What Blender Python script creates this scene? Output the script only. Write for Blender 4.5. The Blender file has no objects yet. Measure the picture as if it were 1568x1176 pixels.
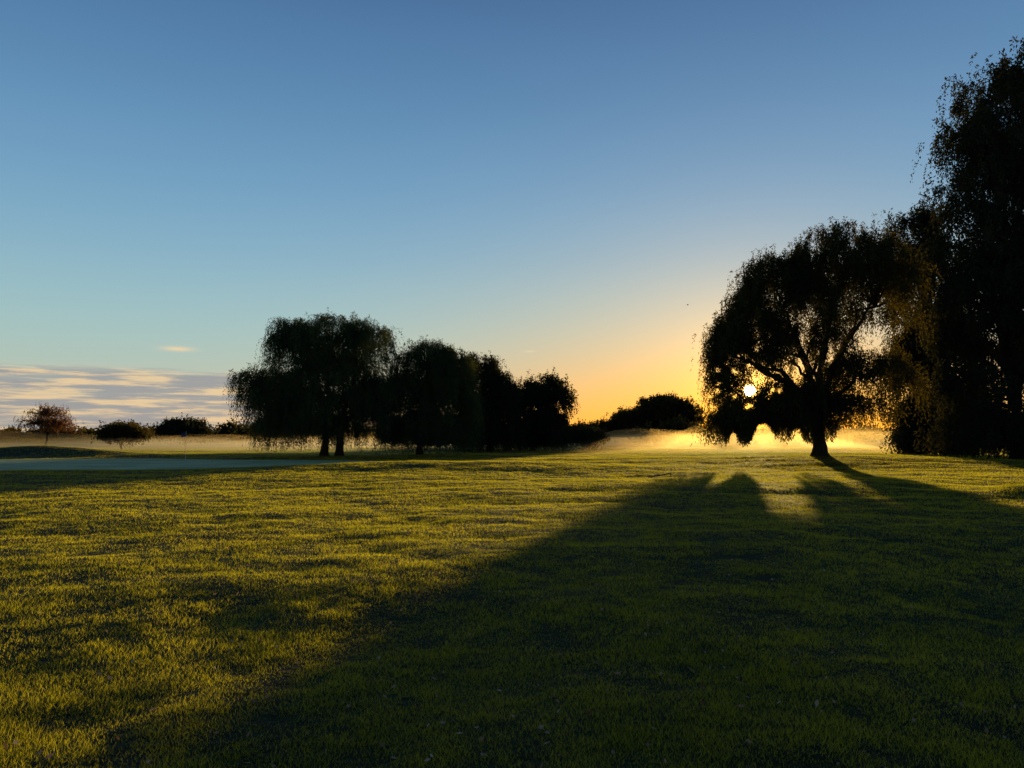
import bpy, math, numpy as np
from mathutils import Vector
rng = np.random.default_rng(7)
sc = bpy.context.scene
F = 1178.0
def s2l(c):
    o=[]
    for v in c:
        v/=255.0
        o.append(v/12.92 if v<=0.04045 else ((v+0.055)/1.055)**2.4)
    return tuple(o)+(1.0,)
# ---------------------------------------------------------------- noise / terrain
_tab = np.random.default_rng(3).random((256,256))
def vnoise(x,y,s,ox=0.0):
    x=np.asarray(x,float)/s+1000.3+ox; y=np.asarray(y,float)/s+1000.7+ox*1.7
    xi=np.floor(x).astype(int); yi=np.floor(y).astype(int)
    fx=x-xi; fy=y-yi
    fx=fx*fx*(3-2*fx); fy=fy*fy*(3-2*fy)
    a=_tab[xi%256,yi%256]; b=_tab[(xi+1)%256,yi%256]; c=_tab[xi%256,(yi+1)%256]; d=_tab[(xi+1)%256,(yi+1)%256]
    return (a*(1-fx)+b*fx)*(1-fy)+(c*(1-fx)+d*fx)*fy-0.5
def gauss(x,y,cx,cy,rx,ry): return np.exp(-((x-cx)/rx)**2-((y-cy)/ry)**2)
def green_mask(x,y):
    q=((x+31)/25.0)**2+((y-53)/13.5)**2
    return q
def H(x,y):
    x=np.asarray(x,float); y=np.asarray(y,float)
    h=0.22*vnoise(x,y,19)+0.12*vnoise(x,y,7.3,5)
    q=np.clip((green_mask(x,y)-0.8)/0.5,0,1)
    h=h*(0.35+0.65*q)
    m=0.09*vnoise(x,y,2.3,9)+0.06*vnoise(x,y,0.8,13)+0.025*vnoise(x,y,0.33,17)
    h=h+m*q
    h=h+0.42*gauss(x,y,-3,45,10,5)+0.36*gauss(x,y,22,59,13,11)+0.36*gauss(x,y,16.8,22.5,2.3,2.0)
    h=h+0.95*gauss(x,y,-47,76,9,4)
    return h
H0=float(H(0,0))
_H=H
def H(x,y): return _H(x,y)-H0
CZ=1.6
TILT=math.radians(4.08)
def pix(px,py,D):
    u=(px-784)/F; v=(588-py)/F
    yy=math.cos(TILT)-v*math.sin(TILT); zz=math.sin(TILT)+v*math.cos(TILT)
    return (u*D/yy, D, CZ+zz*D/yy)
# sun
sp=Vector(pix(1148,598,100)); SUN=(sp-Vector((0,0,CZ))).normalized()
SEL=math.asin(SUN.z); SAZ=math.atan2(SUN.x,SUN.y)
# ---------------------------------------------------------------- material helpers
def newmat(name):
    m=bpy.data.materials.new(name); m.use_nodes=True
    nt=m.node_tree; nt.nodes.clear()
    return m,nt
def N(nt,t,**k):
    n=nt.nodes.new(t)
    for a,b in k.items(): setattr(n,a,b)
    return n
def ramp(nt,stops,interp='LINEAR'):
    r=N(nt,'ShaderNodeValToRGB'); cr=r.color_ramp; cr.interpolation=interp
    while len(cr.elements)<len(stops): cr.elements.new(0.5)
    for e,(p,c) in zip(cr.elements,stops): e.position=p; e.color=c
    return r
def leafmat(name,c1,c2,t1,t2,scale=0.6,tr=0.45,gloss=0.0,island=False):
    m,nt=newmat(name); L=nt.links.new
    out=N(nt,'ShaderNodeOutputMaterial')
    tcn=N(nt,'ShaderNodeTexCoord'); no=N(nt,'ShaderNodeTexNoise'); no.inputs['Scale'].default_value=scale; no.inputs['Detail'].default_value=2
    L(tcn.outputs['Object'],no.inputs['Vector']); src=no.outputs[0]
    if island:
        g=N(nt,'ShaderNodeNewGeometry')
        mx=N(nt,'ShaderNodeMath',operation='MULTIPLY_ADD'); L(g.outputs['Random Per Island'],mx.inputs[0]); mx.inputs[1].default_value=0.55
        sb=N(nt,'ShaderNodeMath',operation='SUBTRACT'); L(no.outputs[0],sb.inputs[0]); sb.inputs[1].default_value=0.27
        L(sb.outputs[0],mx.inputs[2]); src=mx.outputs[0]
    r1=ramp(nt,[(0.3,c1),(0.7,c2)]); r2=ramp(nt,[(0.3,t1),(0.7,t2)])
    L(src,r1.inputs[0]); L(src,r2.inputs[0])
    d=N(nt,'ShaderNodeBsdfDiffuse'); t=N(nt,'ShaderNodeBsdfTranslucent'); mix=N(nt,'ShaderNodeMixShader'); mix.inputs[0].default_value=tr
    L(r1.outputs[0],d.inputs[0]); L(r2.outputs[0],t.inputs[0]); L(d.outputs[0],mix.inputs[1]); L(t.outputs[0],mix.inputs[2])
    last=mix.outputs[0]
    if gloss>0:
        gl=N(nt,'ShaderNodeBsdfGlossy'); gl.inputs['Roughness'].default_value=0.5; gl.inputs[0].default_value=(0.8,0.85,0.9,1)
        m2=N(nt,'ShaderNodeMixShader'); m2.inputs[0].default_value=gloss; L(last,m2.inputs[1]); L(gl.outputs[0],m2.inputs[2]); last=m2.outputs[0]
    L(last,out.inputs[0])
    return m
def barkmat():
    m,nt=newmat('bark'); L=nt.links.new
    out=N(nt,'ShaderNodeOutputMaterial'); p=N(nt,'ShaderNodeBsdfPrincipled'); p.inputs['Roughness'].default_value=0.9
    tcn=N(nt,'ShaderNodeTexCoord'); mp=N(nt,'ShaderNodeMapping'); mp.inputs['Scale'].default_value=(6,6,1.2)
    no=N(nt,'ShaderNodeTexNoise'); no.inputs['Scale'].default_value=2; no.inputs['Detail'].default_value=6
    L(tcn.outputs['Object'],mp.inputs[0]); L(mp.outputs[0],no.inputs['Vector'])
    r=ramp(nt,[(0.3,(0.018,0.013,0.009,1)),(0.7,(0.07,0.052,0.038,1))]); L(no.outputs[0],r.inputs[0]); L(r.outputs[0],p.inputs['Base Color'])
    b=N(nt,'ShaderNodeBump'); b.inputs['Strength'].default_value=0.6; L(no.outputs[0],b.inputs['Height']); L(b.outputs[0],p.inputs['Normal'])
    L(p.outputs[0],out.inputs[0]); return m
BARK=barkmat()
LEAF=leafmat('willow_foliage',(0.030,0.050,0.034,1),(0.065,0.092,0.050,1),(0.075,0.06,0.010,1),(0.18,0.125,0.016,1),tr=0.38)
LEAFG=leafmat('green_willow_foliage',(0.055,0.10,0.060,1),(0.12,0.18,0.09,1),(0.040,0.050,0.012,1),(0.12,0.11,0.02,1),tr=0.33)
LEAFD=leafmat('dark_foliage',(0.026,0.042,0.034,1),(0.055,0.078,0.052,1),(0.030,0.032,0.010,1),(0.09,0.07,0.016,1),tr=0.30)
LEAFF=leafmat('far_foliage',(0.03,0.045,0.024,1),(0.075,0.075,0.035,1),(0.07,0.06,0.012,1),(0.16,0.11,0.025,1),scale=0.1)
LEAFR=leafmat('autumn_foliage',(0.13,0.07,0.045,1),(0.24,0.13,0.07,1),(0.22,0.09,0.04,1),(0.36,0.16,0.05,1),scale=1.0)
GRASSM=leafmat('grass_blades',(0.012,0.030,0.013,1),(0.032,0.060,0.022,1),(0.49,0.49,0.014,1),(0.95,0.83,0.045,1),scale=0.5,tr=0.55,gloss=0.014,island=True)
# ---------------------------------------------------------------- mesh building
def mesh_from(name,V,polys_list,mats,smooth_first=False):
    me=bpy.data.meshes.new(name)
    V=np.asarray(V,np.float32)
    me.vertices.add(len(V)); me.vertices.foreach_set('co',V.ravel())
    idx=[];st=[];mi=[];off=0
    for f,m in polys_list:
        f=np.asarray(f,np.int32)
        if len(f)==0: continue
        n,k=f.shape
        idx.append(f.ravel()); st.append(off+np.arange(n)*k); mi.append(np.full(n,m)); off+=n*k
    idx=np.concatenate(idx); st=np.concatenate(st); mi=np.concatenate(mi)
    me.loops.add(len(idx)); me.loops.foreach_set('vertex_index',idx.astype(np.int32))
    me.polygons.add(len(st)); me.polygons.foreach_set('loop_start',st.astype(np.int32))
    me.polygons.foreach_set('material_index',mi.astype(np.int32))
    for m in mats: me.materials.append(m)
    me.update(calc_edges=True); me.validate()
    if smooth_first: me.polygons.foreach_set('use_smooth',np.ones(len(me.polygons),bool))
    ob=bpy.data.objects.new(name,me); sc.collection.objects.link(ob)
    return ob
class Tubes:
    def __init__(s): s.V=[]; s.F=[]; s.n=0
    def add(s,pts,rad,sides=7):
        pts=np.asarray(pts,float); n=len(pts)
        tan=np.gradient(pts,axis=0); tan/=np.linalg.norm(tan,axis=1)[:,None]+1e-9
        ref=np.array([0.31,0.95,0.05]) if abs(tan[0][2])>0.5 else np.array([0.05,0.1,1.0])
        a=np.cross(tan,ref); a/=np.linalg.norm(a,axis=1)[:,None]+1e-9
        b=np.cross(tan,a)
        th=np.arange(sides)*2*np.pi/sides
        ring=pts[:,None,:]+np.asarray(rad)[:,None,None]*(np.cos(th)[None,:,None]*a[:,None,:]+np.sin(th)[None,:,None]*b[:,None,:])
        s.V.append(ring.reshape(-1,3))
        i=np.arange(n-1)[:,None]*sides; j=np.arange(sides)[None,:]; j2=(j+1)%sides
        f=np.stack([i+j,i+j2,i+sides+j2,i+sides+j],-1).reshape(-1,4)+s.n
        s.F.append(f); s.n+=n*sides
def unit(v): return v/(np.linalg.norm(v,axis=-1,keepdims=True)+1e-9)
def bez(p0,p1,p2,p3,n,r,wob=0.0):
    t=np.linspace(0,1,n)[:,None]
    p=(1-t)**3*p0+3*(1-t)**2*t*p1+3*(1-t)*t*t*p2+t**3*p3
    if wob>0:
        w=r.normal(0,wob,(n,3)); w[0]=0; p=p+w*np.sin(np.pi*t*0.9)
    return p
def leaves_quads(P,T,ll,lw,r):
    n=len(P)
    Wd=unit(np.cross(T,r.normal(size=(n,3))))
    l=ll*r.uniform(0.6,1.4,(n,1)); w=lw*r.uniform(0.6,1.4,(n,1))
    V=np.stack([P,P+T*l*0.45+Wd*w*0.5,P+T*l,P+T*l*0.5-Wd*w*0.5],1).reshape(-1,3)
    Fq=np.arange(4*n).reshape(n,4)
    return V,Fq
SD=np.array(SUN)
def make_tree(name,bases,trunk_r,fork_h,lobes,nclump,nstr,nleaf,Lr,leaf,skirt,seed,mat,spread=0.5,hole=None,inner=0.45,twigr=0.05,sag=1.0,skfn=None,skn=1.0,tn=0.5,on=0.22):
    r=np.random.default_rng(seed)
    tb=Tubes(); wt=np.array([l[6] if len(l)>6 else 1.0 for l in lobes]); lobes=np.array([l[:6] for l in lobes],float)
    bases=[np.array([b[0],b[1],float(H(b[0],b[1]))-0.1]) for b in bases]
    forks=[]
    for b in bases:
        lean=r.normal(0,0.15,2)
        f=b+np.array([lean[0],lean[1],fork_h+0.1]); forks.append(f)
        pts=bez(b,b+[0,0,fork_h*0.4],f-[0,0,fork_h*0.3],f,8,r,0.04)
        rad=trunk_r*np.array([1.55,1.15,1.0,0.94,0.9,0.88,0.9,0.9])
        tb.add(pts,rad,12)
    area=(lobes[:,3]*lobes[:,5]+lobes[:,3]*lobes[:,4]+lobes[:,4]*lobes[:,5])*wt; pr=area/area.sum()
    for lb in lobes:
        c=lb[:3]; f=min(forks,key=lambda q:np.linalg.norm(q-c))
        d=c-f
        for k in range(2):
            end=c+r.normal(0,0.35,3)*lb[3:6]*0.8
            p=bez(f-[0,0,0.15],f+np.array([d[0]*0.12,d[1]*0.12,max(d[2]*0.45,0)+0.5]),f+d*0.7+[0,0,0.6],end,12,r,0.12)
            if hole is not None:
                hp=np.array(hole[0][0]); q=p-hp; q=q-np.outer(q@SD,SD)
                if np.linalg.norm(q,axis=1).min()<0.6: continue
            tb.add(p,np.linspace(trunk_r*0.5,trunk_r*0.12,12),7)
    li=r.choice(len(lobes),nclump,p=pr); lb=lobes[li]
    d=unit(r.normal(size=(nclump,3))); neg=d[:,2]<-0.35; d[neg,2]*=-1
    s=inner+(1-inner)*np.sqrt(r.random((nclump,1)))
    C=lb[:,:3]+lb[:,3:6]*d*s
    for k in range(0,nclump,max(1,nclump//110)):
        c0=lb[k,:3]; e=C[k]; dd=e-c0
        p=bez(c0,c0+dd*0.3+[0,0,0.3],c0+dd*0.7+[0,0,0.5],e,7,r,0.08)
        if hole is not None:
            hp=np.array(hole[0][0]); q=p-hp; q=q-np.outer(q@SD,SD)
            if np.linalg.norm(q,axis=1).min()<0.8: continue
        tb.add(p,np.linspace(twigr*1.6,twigr*0.4,7),5)
    cs=r.uniform(0.5,1.5,(nclump,1,1))*spread
    S=C[:,None,:]+r.normal(0,1,(nclump,nstr,3))*cs*np.array([1,1,0.9])
    out=d[:,None,:]*np.array([1,1,0.0])+r.normal(0,on,(nclump,nstr,3))*np.array([1,1,0])
    cl=r.uniform(0.4,1.5,(nclump,1,1))
    Ls=r.uniform(Lr[0],Lr[1],(nclump,nstr,1))*cl
    t=((np.arange(nleaf)+0.5)/nleaf)[None,None,:,None]+r.uniform(-0.5,0.5,(nclump,nstr,nleaf,1))/nleaf
    S4=S[:,:,None,:]; o4=out[:,:,None,:]; L4=Ls[:,:,None,:]
    up=np.array([0,0,1.0])
    P=S4+o4*np.minimum(L4,2.5)*0.38*(t-0.35*t*t)+up*L4*(0.28*t-sag*t*t)
    T=o4*0.38*(1-0.7*t)+up*(0.28-2*sag*t)+r.normal(0,tn,P.shape)
    P=P+r.normal(0,0.06,P.shape)*leaf[0]/0.2
    P=P.reshape(-1,3); T=unit(T.reshape(-1,3))
    hz=H(P[:,0],P[:,1])
    sk=skirt+skn*(0.9*vnoise(P[:,0]*1.0,P[:,1],1.3,seed)+0.8*vnoise(P[:,0],P[:,1],0.4,seed+3))
    if skfn is not None: sk=sk+skfn(P[:,0],P[:,1])
    keep=P[:,2]>hz+sk
    if hole is not None:
        jit=1+0.45*r.normal(size=len(P))
        for i,(hp,hr) in enumerate(hole):
            q=P-np.array(hp); q=q-(q@SD)[:,None]*SD[None,:]; qn=np.linalg.norm(q,axis=1)
            keep&=~(qn<hr*np.clip(jit,0.55,1.8))
            if i==0:
                prob=0.75*np.exp(-(qn/1.8)**2)*np.clip((P[:,2]-3.7)/0.5,0,1)
                keep&=~(r.random(len(P))<prob)
    P=P[keep];T=T[keep]
    LV,LF=leaves_quads(P,T,leaf[0],leaf[1],r)
    V=np.concatenate(tb.V+[LV]); 
    ob=mesh_from(name,V,[(np.concatenate(tb.F),0),(LF+tb.n,1)],[BARK,mat])
    print(name,len(LF))
    return ob
def LB(px,py,rx,ry,D,rd=None,w=1.0):
    x,y,z=pix(px,py,D); a=rx*D/F; b=ry*D/F
    return (x,y,z,a,(rd if rd else a),b,w)
def BX(px,D): 
    p=pix(px,672,D); return (p[0],p[1])
# ---------------------------------------------------------------- ground
def graded(n,a,k,m):
    t=np.linspace(-1,1,n); return np.sinh(t*k)/np.sinh(k)*m
xs=graded(560,0,7.2,4000); 
ty=np.linspace(0,1,560); ys=-40+ (np.sinh((ty*1.18-0.18)*6.8)-np.sinh(-0.18*6.8))/(np.sinh(6.8)-np.sinh(-0.18*6.8))*4100
X,Y=np.meshgrid(xs,ys,indexing='ij'); Z=H(X,Y)-0.012
n1,n2=X.shape
ii,jj=np.meshgrid(np.arange(n1-1),np.arange(n2-1),indexing='ij'); q=ii*n2+jj
Fg=np.stack([q,q+n2,q+n2+1,q+1],-1).reshape(-1,4)
gm,nt=newmat('ground_turf'); L=nt.links.new
out=N(nt,'ShaderNodeOutputMaterial'); p=N(nt,'ShaderNodeBsdfPrincipled'); p.inputs['Roughness'].default_value=0.85; p.inputs['Specular IOR Level'].default_value=0.1
tcn=N(nt,'ShaderNodeTexCoord'); no=N(nt,'ShaderNodeTexNoise'); no.inputs['Scale'].default_value=0.35; no.inputs['Detail'].default_value=8; L(tcn.outputs['Object'],no.inputs['Vector'])
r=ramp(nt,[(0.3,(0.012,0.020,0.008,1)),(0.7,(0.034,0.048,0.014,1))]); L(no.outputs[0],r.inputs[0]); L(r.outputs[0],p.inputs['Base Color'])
n2_=N(nt,'ShaderNodeTexNoise'); n2_.inputs['Scale'].default_value=9; n2_.inputs['Detail'].default_value=6; L(tcn.outputs['Object'],n2_.inputs['Vector'])
b=N(nt,'ShaderNodeBump'); b.inputs['Distance'].default_value=0.06; b.inputs['Strength'].default_value=1; L(n2_.outputs[0],b.inputs['Height']); L(b.outputs[0],p.inputs['Normal'])
L(p.outputs[0],out.inputs[0])
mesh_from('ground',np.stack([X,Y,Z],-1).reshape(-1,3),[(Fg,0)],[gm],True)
# putting green
rr=np.linspace(0,1,40); aa=np.linspace(0,2*np.pi,121)[:-1]
R,A=np.meshgrid(rr,aa,indexing='ij'); wob=1+0.05*np.sin(3*A+1)+0.04*np.sin(5*A)
GX=-31+24.6*R*wob*np.cos(A); GY=53+13.2*R*wob*np.sin(A); GZ=H(GX,GY)+0.012-0.03*(R>0.99)
ii,jj=np.meshgrid(np.arange(39),np.arange(120),indexing='ij'); j2=(jj+1)%120
Fp=np.stack([ii*120+jj,(ii+1)*120+jj,(ii+1)*120+j2,ii*120+j2],-1).reshape(-1,4)
pm,nt=newmat('putting_green_turf'); L=nt.links.new
out=N(nt,'ShaderNodeOutputMaterial'); p=N(nt,'ShaderNodeBsdfPrincipled'); p.inputs['Roughness'].default_value=0.7; p.inputs['Specular IOR Level'].default_value=0.22
tcn=N(nt,'ShaderNodeTexCoord'); no=N(nt,'ShaderNodeTexNoise'); no.inputs['Scale'].default_value=0.25; no.inputs['Detail'].default_value=8; L(tcn.outputs['Object'],no.inputs['Vector'])
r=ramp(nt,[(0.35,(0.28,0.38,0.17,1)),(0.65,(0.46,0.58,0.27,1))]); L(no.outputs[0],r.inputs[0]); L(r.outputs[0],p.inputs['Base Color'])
n3=N(nt,'ShaderNodeTexNoise'); n3.inputs['Scale'].default_value=30; L(tcn.outputs['Object'],n3.inputs['Vector'])
b=N(nt,'ShaderNodeBump'); b.inputs['Distance'].default_value=0.02; L(n3.outputs[0],b.inputs['Height']); L(b.outputs[0],p.inputs['Normal'])
L(p.outputs[0],out.inputs[0])
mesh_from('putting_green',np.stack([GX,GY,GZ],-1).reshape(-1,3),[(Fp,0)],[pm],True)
# ---------------------------------------------------------------- grass
NB=2200000
dd=np.linspace(1.3,170,4000); dens=np.where(dd<5,1.0,(5/dd)**1.65); pdf=dd*dens; cdf=np.cumsum(pdf); cdf/=cdf[-1]
dist=np.interp(rng.random(NB),cdf,dd); ang=rng.uniform(-0.80,0.80,NB)
gx=dist*np.sin(ang); gy=dist*np.cos(ang)
k=(green_mask(gx,gy)>0.96+0.10*rng.normal(size=NB))
cn_=vnoise(gx,gy,0.16,31)+0.6*vnoise(gx,gy,0.5,33)
k&=rng.random(NB)<np.clip(0.8+0.9*cn_,0.35,1.0)
gx=gx[k];gy=gy[k];dist=dist[k];cn_=cn_[k]; n=len(gx)
hn=vnoise(gx,gy,0.22,21)+0.9*vnoise(gx,gy,0.9,23)
hgt=(0.025+0.020*hn+0.011*cn_)*rng.uniform(0.6,1.4,n)
w=0.0028*np.maximum(1,dist/5)**0.87*rng.uniform(0.7,1.3,n)
hgt*=1+0.6*np.clip((dist-14)/25,0,1)
bank=gauss(gx,gy,16.8,22.5,2.3,2.0); hgt*=1+2.5*bank
yaw=rng.uniform(0,2*np.pi,n); la=rng.uniform(0,2*np.pi,n); lm=rng.uniform(0.1,1.3,n)*hgt
gz=H(gx,gy)-0.008
B=np.stack([gx,gy,gz],-1); wv=np.stack([np.cos(yaw),np.sin(yaw),0*yaw],-1)*w[:,None]*0.5
top=B+np.stack([np.cos(la)*lm,np.sin(la)*lm,hgt],-1)
V=np.stack([B-wv,B+wv,top],1).reshape(-1,3)
mesh_from('grass',V,[(np.arange(3*n).reshape(n,3),0)],[GRASSM])
# fallen leaves
nl=1800
d_=3+27*rng.random(nl)**1.3; a_=rng.uniform(-0.6,0.75,nl); lx=d_*np.sin(a_); ly=d_*np.cos(a_)
P=np.stack([lx,ly,H(lx,ly)+rng.uniform(0.02,0.04,nl)],-1); T=unit(rng.normal(size=(nl,3))*np.array([1,1,0.35]))
V,Fq=leaves_quads(P,T,0.040,0.020,rng)
fm=leafmat('dead_leaf',(0.20,0.09,0.04,1),(0.60,0.54,0.46,1),(0.3,0.12,0.03,1),(0.4,0.2,0.05,1),scale=3,tr=0.15)
mesh_from('fallen_leaves',V,[(Fq,0)],[fm])
# ---------------------------------------------------------------- trees
# right willow (sun behind its left side)
D=57
def hp_(px,py): return pix(px,py,57)
xr=pix(1270,672,57)[0]; xl=pix(1095,672,57)[0]; xc=pix(1170,672,57)[0]; xb=pix(1222,672,57)[0]
def skf(x,y):
    xx=x-(y-57)*math.tan(SAZ)   # position projected along the sun's azimuth
    lanes=1.45*np.exp(-((xx-xc)/0.85)**4)+1.1*np.exp(-((xx-xb)/0.48)**4)+0.9*np.exp(-((xx-xl-1.35)/0.36)**4)
    return lanes+1.2*np.clip((xx-xr)/0.6,0,1)
lob=[LB(1150,530,52,75,D,3.4,1.4),LB(1122,540,34,55,D,3.0,1.6),LB(1205,470,75,85,D,4.0,1.2),LB(1285,420,85,78,D,4.5,1.1),LB(1340,470,70,110,D,4.0),
     LB(1116,600,24,55,D,3.5,1.9),LB(1165,618,46,26,D+1,5.5,2.2),LB(1225,612,50,28,D+1,4.5,1.3),LB(1330,580,65,45,D,3.5,1.1),LB(1235,550,70,60,D-1,4.0,0.7),LB(1180,440,48,45,D,3.0,1.3),LB(1305,620,60,12,D,4,1.4),
     LB(1122,645,36,14,D,4,2.8),LB(1190,648,80,10,D+1,4,2.4)]
holes=[(hp_(1148,598),0.42),(hp_(1222,560),0.3)]
hr_=np.random.default_rng(99)
for i in range(28):
    a=hr_.uniform(0,2*np.pi); rr_=hr_.uniform(18,66); qx=1150+rr_*np.cos(a)*1.1; qy=588+rr_*np.sin(a)
    if qy<626: holes.append((hp_(qx,qy),hr_.uniform(0.12,0.30)))
make_tree('willow_tree',[BX(1255,D)],0.5,2.3,lob,1000,15,22,(1.4,3.4),(0.21,0.062),1.1,11,LEAF,spread=0.34,hole=holes,inner=0.5,twigr=0.06,skfn=skf,skn=0.3,on=0.28)
# tall trees at right
D=62
lob=[LB(1572,185,82,85,D,6),LB(1515,150,38,48,D,4.0),LB(1590,110,50,50,D,4),LB(1495,250,46,80,D,5),LB(1590,300,110,130,D,7),LB(1482,360,48,70,D,5,0.6),LB(1590,470,130,150,D,7),LB(1510,500,60,120,D,5.5),LB(1530,610,85,75,D,6),LB(1650,350,120,200,D,7),LB(1530,665,70,30,D,5,2.0),LB(1620,665,90,30,D,5,2.0)]
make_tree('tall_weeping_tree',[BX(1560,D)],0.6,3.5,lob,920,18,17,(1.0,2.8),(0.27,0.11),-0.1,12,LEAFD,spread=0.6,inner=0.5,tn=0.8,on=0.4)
D=86
lob=[LB(1425,400,40,42,D,4.5,0.6),LB(1410,460,45,80,D,5,0.8),LB(1440,560,60,90,D,6,1.3),LB(1395,352,28,24,D,4,0.8),LB(1450,640,62,45,D,6,1.8),LB(1445,672,58,16,D-1,5,2.5)]
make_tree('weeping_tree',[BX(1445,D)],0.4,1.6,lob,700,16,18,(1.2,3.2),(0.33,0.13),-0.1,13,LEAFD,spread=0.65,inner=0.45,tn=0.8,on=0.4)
D=60
lob=[LB(1780,300,130,200,D,6),LB(1760,520,120,150,D,6),LB(1760,660,100,35,D,5,1.5)]
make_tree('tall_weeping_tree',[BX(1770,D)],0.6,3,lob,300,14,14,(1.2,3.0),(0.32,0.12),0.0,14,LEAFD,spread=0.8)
# left willow group
D=80
lob=[LB(470,550,58,60,D,4.5),LB(510,525,56,48,D,4.5),LB(562,540,48,50,D,4.5),LB(440,522,28,33,D,3),LB(390,588,30,24,D,2.6,1.3),LB(388,612,24,22,D,2.6,1.2),LB(510,590,80,55,D,5.5,1.5),LB(500,630,95,36,D,5.5,1.5),LB(425,610,42,45,D,3.5,1.3),LB(580,620,40,45,D,4,1.3),LB(475,650,80,16,D,4.5,1.6)]
make_tree('willow_tree',[BX(497,D),BX(520,D)],0.40,2.4,lob,1150,12,24,(1.8,4.8),(0.22,0.06),0.8,21,LEAFG,spread=0.30,inner=0.5,on=0.3)
D=83
lob=[LB(650,566,46,46,D,4),LB(690,572,34,42,D,3.5),LB(618,610,40,45,D,4),LB(680,620,55,48,D,4,1.3),LB(650,655,75,22,D,4,1.8)]
make_tree('willow_tree',[BX(643,D)],0.35,2.0,lob,740,12,22,(1.8,4.6),(0.23,0.065),0.3,22,LEAFG,spread=0.30,inner=0.45,on=0.3)
D=100
lob=[LB(735,580,28,42,D,3.5),LB(765,608,28,42,D,3.5),LB(745,640,45,36,D,4),LB(750,668,50,16,D,4,1.5)]
make_tree('willow_tree',[BX(750,D)],0.4,2.0,lob,380,13,18,(1.5,3.8),(0.28,0.09),0.0,23,LEAFD,spread=0.42,inner=0.4)
D=108
lob=[LB(836,602,36,26,D,4),LB(812,622,36,32,D,4,1.2),LB(858,618,18,24,D,3),LB(825,650,46,22,D,4,1.6),LB(825,674,50,10,D,4,1.5)]
make_tree('oak_tree',[BX(815,D)],0.4,2.2,lob,380,14,12,(0.6,1.5),(0.28,0.13),0.1,24,LEAFD,spread=0.5,inner=0.35)
D=330
lob=[LB(1012,636,46,30,D,15,1.3),LB(1045,640,28,28,D,12),LB(968,648,34,20,D,12),LB(1010,658,64,20,D,14,1.4),LB(930,656,26,12,D,9),LB(900,660,24,9,D,9)]
make_tree('oak_tree',[BX(1010,D)],0.6,3.0,lob,1000,14,10,(0.8,2.0),(0.7,0.42),-0.2,25,LEAFF,spread=0.9,inner=0.3)
# hedge beneath the trees
D=118
lob=[LB(px,669+rng.uniform(-6,4),24,11+rng.uniform(0,6)-5*max(0,(px-840)/90),D+rng.uniform(-6,6),3) for px in range(600,925,22)]
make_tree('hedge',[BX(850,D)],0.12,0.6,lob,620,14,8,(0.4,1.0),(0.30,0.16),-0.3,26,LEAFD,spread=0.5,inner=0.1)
# small trees far left
D=150
lob=[LB(72,637,32,15,D,4.5),LB(58,650,26,14,D,4),LB(88,652,24,14,D,4)]
make_tree('autumn_tree',[BX(70,D)],0.18,2.0,lob,150,9,7,(0.5,1.3),(0.26,0.12),1.6,27,LEAFR,spread=0.5,inner=0.3,twigr=0.08)
D=130
make_tree('round_bush',[BX(187,D)],0.2,0.5,[LB(187,664,30,17,D,3.5),LB(170,668,22,14,D,3),LB(205,668,20,14,D,3)],170,12,8,(0.3,0.8),(0.32,0.18),-0.1,28,LEAFF,spread=0.4,inner=0.2)
D=190
make_tree('oak_tree',[BX(282,D)],0.4,1.0,[LB(282,656,32,13,D,6),LB(265,662,26,11,D,5),LB(300,664,20,10,D,4)],260,12,8,(0.5,1.1),(0.45,0.25),-0.1,29,LEAFD,spread=0.6,inner=0.2)
lob=[]
for px in range(-900,2700,14):
    D=300+rng.uniform(-60,90); hh=rng.uniform(4,8.5)*(1.0+0.5*(rng.random()<0.1)); x,y,z=pix(px,672,D)
    lob.append((x,y,hh*0.40,rng.uniform(4,8),5,hh*0.55))
make_tree('distant_treeline',[(-60,300)],0.3,2,lob,4200,12,5,(0.6,1.4),(0.95,0.6),-0.5,30,LEAFF,spread=0.9,inner=0.2,twigr=0.1)
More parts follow.
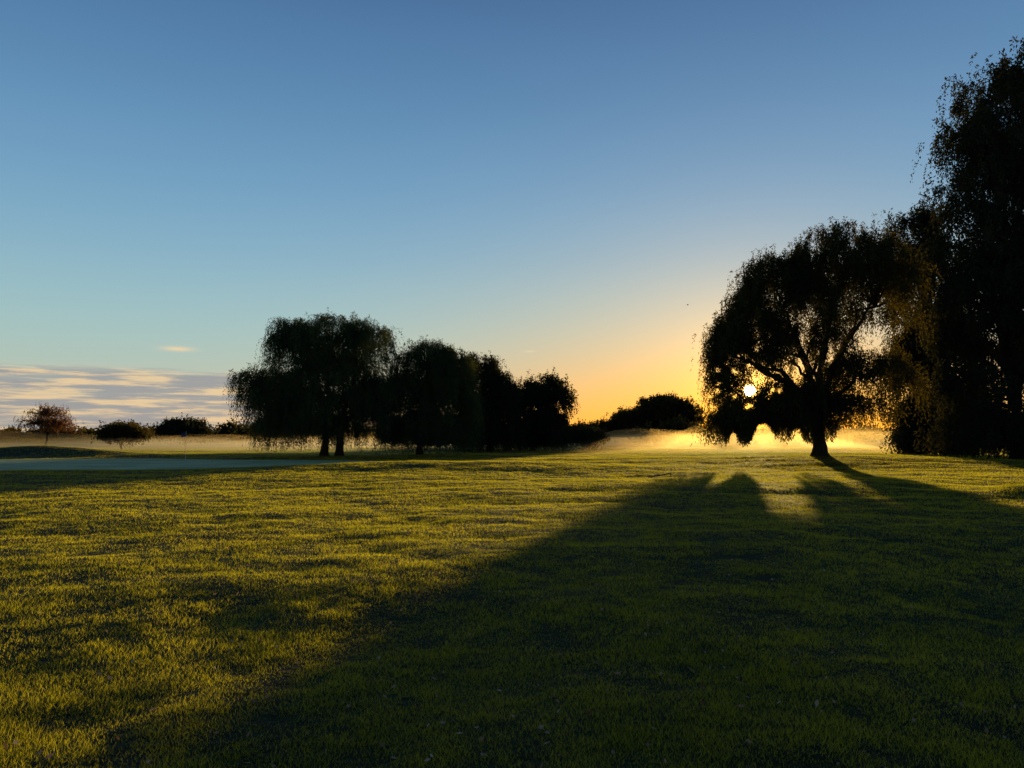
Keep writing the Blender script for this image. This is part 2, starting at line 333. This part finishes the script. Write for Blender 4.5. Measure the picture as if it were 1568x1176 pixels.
# ---------------------------------------------------------------- mist
def mist(name,x0,x1,y0,y1,h,dens,seed,g=0.6,col=(1.0,0.69,0.29,1),boost=0.8,ex=6,sc1=24):
    nx,ny=90,70
    u=np.linspace(0,1,nx);v=np.linspace(0,1,ny);U,Vv=np.meshgrid(u,v,indexing='ij')
    x=x0+(x1-x0)*U;y=y0+(y1-y0)*Vv
    edge=np.clip(np.minimum(np.minimum(U,1-U)*ex,np.minimum(Vv*3,(1-Vv)*4)),0,1); edge=edge*edge*(3-2*edge)
    hh=h*(1+boost*np.exp(-((x/y-0.30)/0.16)**2))
    top=-0.4+edge*(hh+0.4+hh*1.4*vnoise(x,y,sc1,seed)+hh*1.0*vnoise(x,y,9,seed+2))
    VT=np.stack([x,y,top],-1).reshape(-1,3); VB=np.stack([x,y,0*x-1.0],-1).reshape(-1,3)
    ii,jj=np.meshgrid(np.arange(nx-1),np.arange(ny-1),indexing='ij');q=ii*ny+jj
    f=np.stack([q,q+ny,q+ny+1,q+1],-1).reshape(-1,4); n=nx*ny
    fs=[f,f[:,::-1]+n]
    def side(idx,flip):
        a=idx[:-1];b=idx[1:]; s=np.stack([a,b,b+n,a+n],-1); return s[:,::-1] if flip else s
    I=np.arange(n).reshape(nx,ny)
    fs+=[side(I[:,0],True),side(I[:,-1],False),side(I[0,:],False),side(I[-1,:],True)]
    m,nt=newmat(name+'_volume'); o=N(nt,'ShaderNodeOutputMaterial'); vs=N(nt,'ShaderNodeVolumeScatter')
    vs.inputs['Density'].default_value=dens; vs.inputs['Anisotropy'].default_value=g; vs.inputs['Color'].default_value=col
    nt.links.new(vs.outputs[0],o.inputs['Volume'])
    return mesh_from(name,np.concatenate([VT,VB]),[(np.concatenate(fs),0)],[m],True)
mist('ground_mist',-160,190,66,300,1.8,0.0070,40)
mist('ground_mist',-85,2,96,175,1.25,0.0060,47,col=(1.0,0.86,0.70,1),boost=0,ex=4,sc1=15)
# ---------------------------------------------------------------- flagstick
tb=Tubes(); fx,fy,_=pix(284,700,62); gz0=float(H(fx,fy))
tb.add([[fx,fy,gz0],[fx,fy,gz0+1.2],[fx,fy,gz0+2.3]],[0.014,0.013,0.012],8)
tb.add([[fx,fy,gz0+2.3],[fx,fy,gz0+2.32],[fx,fy,gz0+2.35]],[0.02,0.025,0.003],8)
nx_,nz_=12,8
fu,fv=np.meshgrid(np.linspace(0,1,nx_),np.linspace(0,1,nz_),indexing='ij')
FV=np.stack([fx-0.02-0.38*fu,fy+0.05*np.sin(fu*7)*fu,gz0+2.25-0.34*fv-0.10*fu*fu],-1).reshape(-1,3)
ii,jj=np.meshgrid(np.arange(nx_-1),np.arange(nz_-1),indexing='ij');q=ii*nz_+jj
FF=np.stack([q,q+nz_,q+nz_+1,q+1],-1).reshape(-1,4)+tb.n
def simple(name,c,rough=0.6):
    m,nt=newmat(name); o=N(nt,'ShaderNodeOutputMaterial'); p=N(nt,'ShaderNodeBsdfPrincipled'); p.inputs['Roughness'].default_value=rough
    no=N(nt,'ShaderNodeTexNoise'); no.inputs['Scale'].default_value=15
    r=ramp(nt,[(0.3,tuple(v*0.8 for v in c)+(1,)),(0.7,c+(1,))]); nt.links.new(no.outputs[0],r.inputs[0]); nt.links.new(r.outputs[0],p.inputs['Base Color']); nt.links.new(p.outputs[0],o.inputs[0]); return m
mesh_from('golf_flagstick',np.concatenate(tb.V+[FV]),[(np.concatenate(tb.F),0),(FF,1)],[simple('pole_paint',(0.7,0.7,0.65)),simple('flag_cloth',(0.03,0.06,0.2),0.8)],True)
# fallen branch
tb=Tubes(); bx,by,_=pix(1000,727,33); bz=float(H(bx,by))+0.07
tb.add([[bx-1.1,by+.2,bz],[bx-.5,by,bz+.05],[bx,by-.1,bz+.03],[bx+.5,by,bz+.1],[bx+.75,by+.1,bz+.16],[bx+.8,by+.1,bz]],[.012,.02,.025,.028,.03,.015],6)
tb.add([[bx,by-.1,bz+.03],[bx+.2,by+.3,bz+.08],[bx+.5,by+.5,bz+.03]],[.018,.014,.006],6)
tb.add([[bx-.4,by,bz+.05],[bx-.7,by-.3,bz+.1],[bx-1.0,by-.4,bz+.02]],[.016,.012,.005],6)
mesh_from('fallen_branch',np.concatenate(tb.V),[(np.concatenate(tb.F),0)],[BARK],True)
# bird
tb=Tubes(); c=np.array(pix(1053,467,110))
tb.add([c+[-.16,0,0],c+[-.1,0,.01],c+[0,0,.02],c+[.09,0,.02],c+[.13,0,.03],c+[.17,0,.02]],[.02,.03,.045,.03,.03,.004],8)
WV=[c+[.05,0,.03],c+[-.05,0,.03],c+[-.03,-.18,.12],c+[.05,-.18,.12],c+[-.08,-.36,.06],c+[-.03,.18,.12],c+[.05,.18,.12],c+[-.08,.36,.06]]
WF=np.array([[0,1,2,3],[0,1,5,6]])+tb.n; WT=np.array([[3,2,4],[6,5,7]])+tb.n
mesh_from('bird',np.concatenate(tb.V+[np.array(WV)]),[(np.concatenate(tb.F),0),(WF,0),(WT,0)],[simple('bird_feathers',(0.03,0.03,0.035))])
# ---------------------------------------------------------------- world
W=bpy.data.worlds.new('World'); sc.world=W; W.use_nodes=True; nt=W.node_tree; nt.nodes.clear(); L=nt.links.new
def M(op,a,b=None,c=None,clamp=False):
    n=N(nt,'ShaderNodeMath',operation=op); n.use_clamp=clamp
    for i,v in enumerate((a,b,c)):
        if v is None: continue
        if isinstance(v,(int,float)): n.inputs[i].default_value=v
        else: L(v,n.inputs[i])
    return n.outputs[0]
def MR(v,a,b,c=0.0,d=1.0,t='SMOOTHSTEP'):
    n=N(nt,'ShaderNodeMapRange',interpolation_type=t); L(v,n.inputs[0])
    for i,x in zip((1,2,3,4),(a,b,c,d)): n.inputs[i].default_value=x
    return n.outputs[0]
def MIX(f,a,b,mode='MIX'):
    n=N(nt,'ShaderNodeMix',data_type='RGBA',blend_type=mode)
    if isinstance(f,(int,float)): n.inputs[0].default_value=f
    else: L(f,n.inputs[0])
    for i,v in ((6,a),(7,b)):
        if isinstance(v,tuple): n.inputs[i].default_value=v
        else: L(v,n.inputs[i])
    return n.outputs[2]
tcn=N(nt,'ShaderNodeTexCoord'); nv=N(nt,'ShaderNodeVectorMath',operation='NORMALIZE'); L(tcn.outputs['Generated'],nv.inputs[0])
sx=N(nt,'ShaderNodeSeparateXYZ'); L(nv.outputs[0],sx.inputs[0])
DEG=57.29578
el=M('MULTIPLY',M('ARCSINE',sx.outputs[2]),DEG); az=M('MULTIPLY',M('ARCTAN2',sx.outputs[0],sx.outputs[1]),DEG)
dp=N(nt,'ShaderNodeVectorMath',operation='DOT_PRODUCT'); L(nv.outputs[0],dp.inputs[0]); dp.inputs[1].default_value=SUN
an=M('MULTIPLY',M('ARCCOSINE',M('MINIMUM',dp.outputs['Value'],0.9999999)),DEG)
e01=MR(el,0,90,0,1,'LINEAR')
cr=ramp(nt,[(0.0,s2l((205,190,160))),(3/90,s2l((190,195,175))),(6/90,s2l((170,198,192))),(9/90,s2l((157,194,200))),(13/90,s2l((134,178,202))),(18/90,s2l((112,160,197))),(24/90,s2l((90,137,180))),(31/90,s2l((71,113,160))),(40/90,s2l((40,68,110))),(1.0,s2l((16,30,56)))],'B_SPLINE')
L(e01,cr.inputs[0]); col=cr.outputs[0]
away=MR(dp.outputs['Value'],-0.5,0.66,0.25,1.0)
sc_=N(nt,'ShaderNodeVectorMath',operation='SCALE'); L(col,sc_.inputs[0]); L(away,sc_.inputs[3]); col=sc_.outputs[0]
daz=M('SUBTRACT',az,math.degrees(SAZ))
ga=M('EXPONENT',M('MULTIPLY',M('POWER',M('DIVIDE',M('ABSOLUTE',daz),23.0),2.0),-1))
ge=M('EXPONENT',M('MULTIPLY',M('POWER',M('DIVIDE',M('ABSOLUTE',el),7.0),1.4),-1))
col=MIX(M('MULTIPLY',ge,ga,clamp=True),col,s2l((255,190,68)))
ge2=M('EXPONENT',M('MULTIPLY',M('POWER',M('DIVIDE',M('ABSOLUTE',el),3.6),1.5),-1))
col=MIX(M('MULTIPLY',M('MULTIPLY',ge2,ga),0.95,clamp=True),col,s2l((255,164,34)))
# clouds left
cv=N(nt,'ShaderNodeCombineXYZ'); L(M('MULTIPLY',az,0.13),cv.inputs[0]); L(M('MULTIPLY',el,1.6),cv.inputs[1])
cn=N(nt,'ShaderNodeTexNoise'); cn.inputs['Scale'].default_value=1.6; cn.inputs['Detail'].default_value=8; cn.inputs['Roughness'].default_value=0.6; L(cv.outputs[0],cn.inputs['Vector'])
cn2=N(nt,'ShaderNodeTexNoise'); cn2.inputs['Scale'].default_value=0.9; cn2.inputs['Detail'].default_value=5; L(cv.outputs[0],cn2.inputs['Vector'])
topm=MR(M('ADD',el,M('MULTIPLY',M('SUBTRACT',cn2.outputs[0],0.5),1.2)),4.3,4.9,1,0)
azm=MR(az,-20,-10,1,0)
dens=M('MULTIPLY',M('MULTIPLY',topm,azm),MR(cn2.outputs[0],0.3,0.5,0.75,1.0))
ccol=MIX(MR(cn.outputs[0],0.44,0.62),s2l((150,153,160)),s2l((236,204,160)))
col=MIX(M('MULTIPLY',dens,0.9),col,ccol)
def puff(caz,cel,ra,re,c,s):
    global col
    a=M('POWER',M('ABSOLUTE',M('DIVIDE',M('SUBTRACT',az,caz),ra)),2.0); b=M('POWER',M('ABSOLUTE',M('DIVIDE',M('SUBTRACT',el,cel),re)),2.0)
    g=M('EXPONENT',M('MULTIPLY',M('ADD',a,b),-1)); g=M('MULTIPLY',g,MR(cn.outputs[0],0.3,0.6,0.4,1.0)); col=MIX(M('MULTIPLY',g,s),col,c)
puff(-23.6,6.15,0.9,0.16,s2l((245,215,170)),0.9)
puff(1.3,6.5,0.4,0.06,s2l((250,225,180)),0.5)
def addg(col,val,c):
    n=N(nt,'ShaderNodeVectorMath',operation='SCALE'); n.inputs[0].default_value=c; L(val,n.inputs[3])
    a=N(nt,'ShaderNodeVectorMath',operation='ADD'); L(col,a.inputs[0]); L(n.outputs[0],a.inputs[1]); return a.outputs[0]
col=addg(col,M('EXPONENT',M('DIVIDE',an,-3.4)),(1.0,0.44,0.01))
col=addg(col,M('EXPONENT',M('DIVIDE',an,-0.9)),(4.0,2.2,0.35))
col=addg(col,MR(an,0.30,0.46,1,0),(30,22,10))
sky=N(nt,'ShaderNodeTexSky',sky_type='NISHITA'); sky.sun_disc=False; sky.sun_elevation=SEL; sky.sun_rotation=SAZ
bg1=N(nt,'ShaderNodeBackground'); L(sky.outputs[0],bg1.inputs[0]); bg1.inputs[1].default_value=0.01
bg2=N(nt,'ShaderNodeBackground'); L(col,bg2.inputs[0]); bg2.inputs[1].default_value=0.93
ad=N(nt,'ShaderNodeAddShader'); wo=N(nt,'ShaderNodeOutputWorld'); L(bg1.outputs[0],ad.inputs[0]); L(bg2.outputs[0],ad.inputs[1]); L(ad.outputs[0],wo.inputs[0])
# sun lamp
sl=bpy.data.lights.new('sun','SUN'); sl.energy=5.0; sl.angle=math.radians(0.5); sl.color=(1.0,0.70,0.25)
so=bpy.data.objects.new('sun',sl); sc.collection.objects.link(so); so.rotation_euler=SUN.to_track_quat('Z','Y').to_euler(); so.location=(20,60,40)
# camera
cd=bpy.data.cameras.new('camera'); cd.sensor_width=36; cd.lens=36*F/1568; cd.clip_end=9000; cd.clip_start=0.05
co=bpy.data.objects.new('camera',cd); sc.collection.objects.link(co); co.location=(0,0,CZ); co.rotation_euler=(math.radians(90)+TILT,0,0)
sc.camera=co
sc.view_settings.view_transform='Standard'; sc.view_settings.look='None'; sc.view_settings.exposure=0
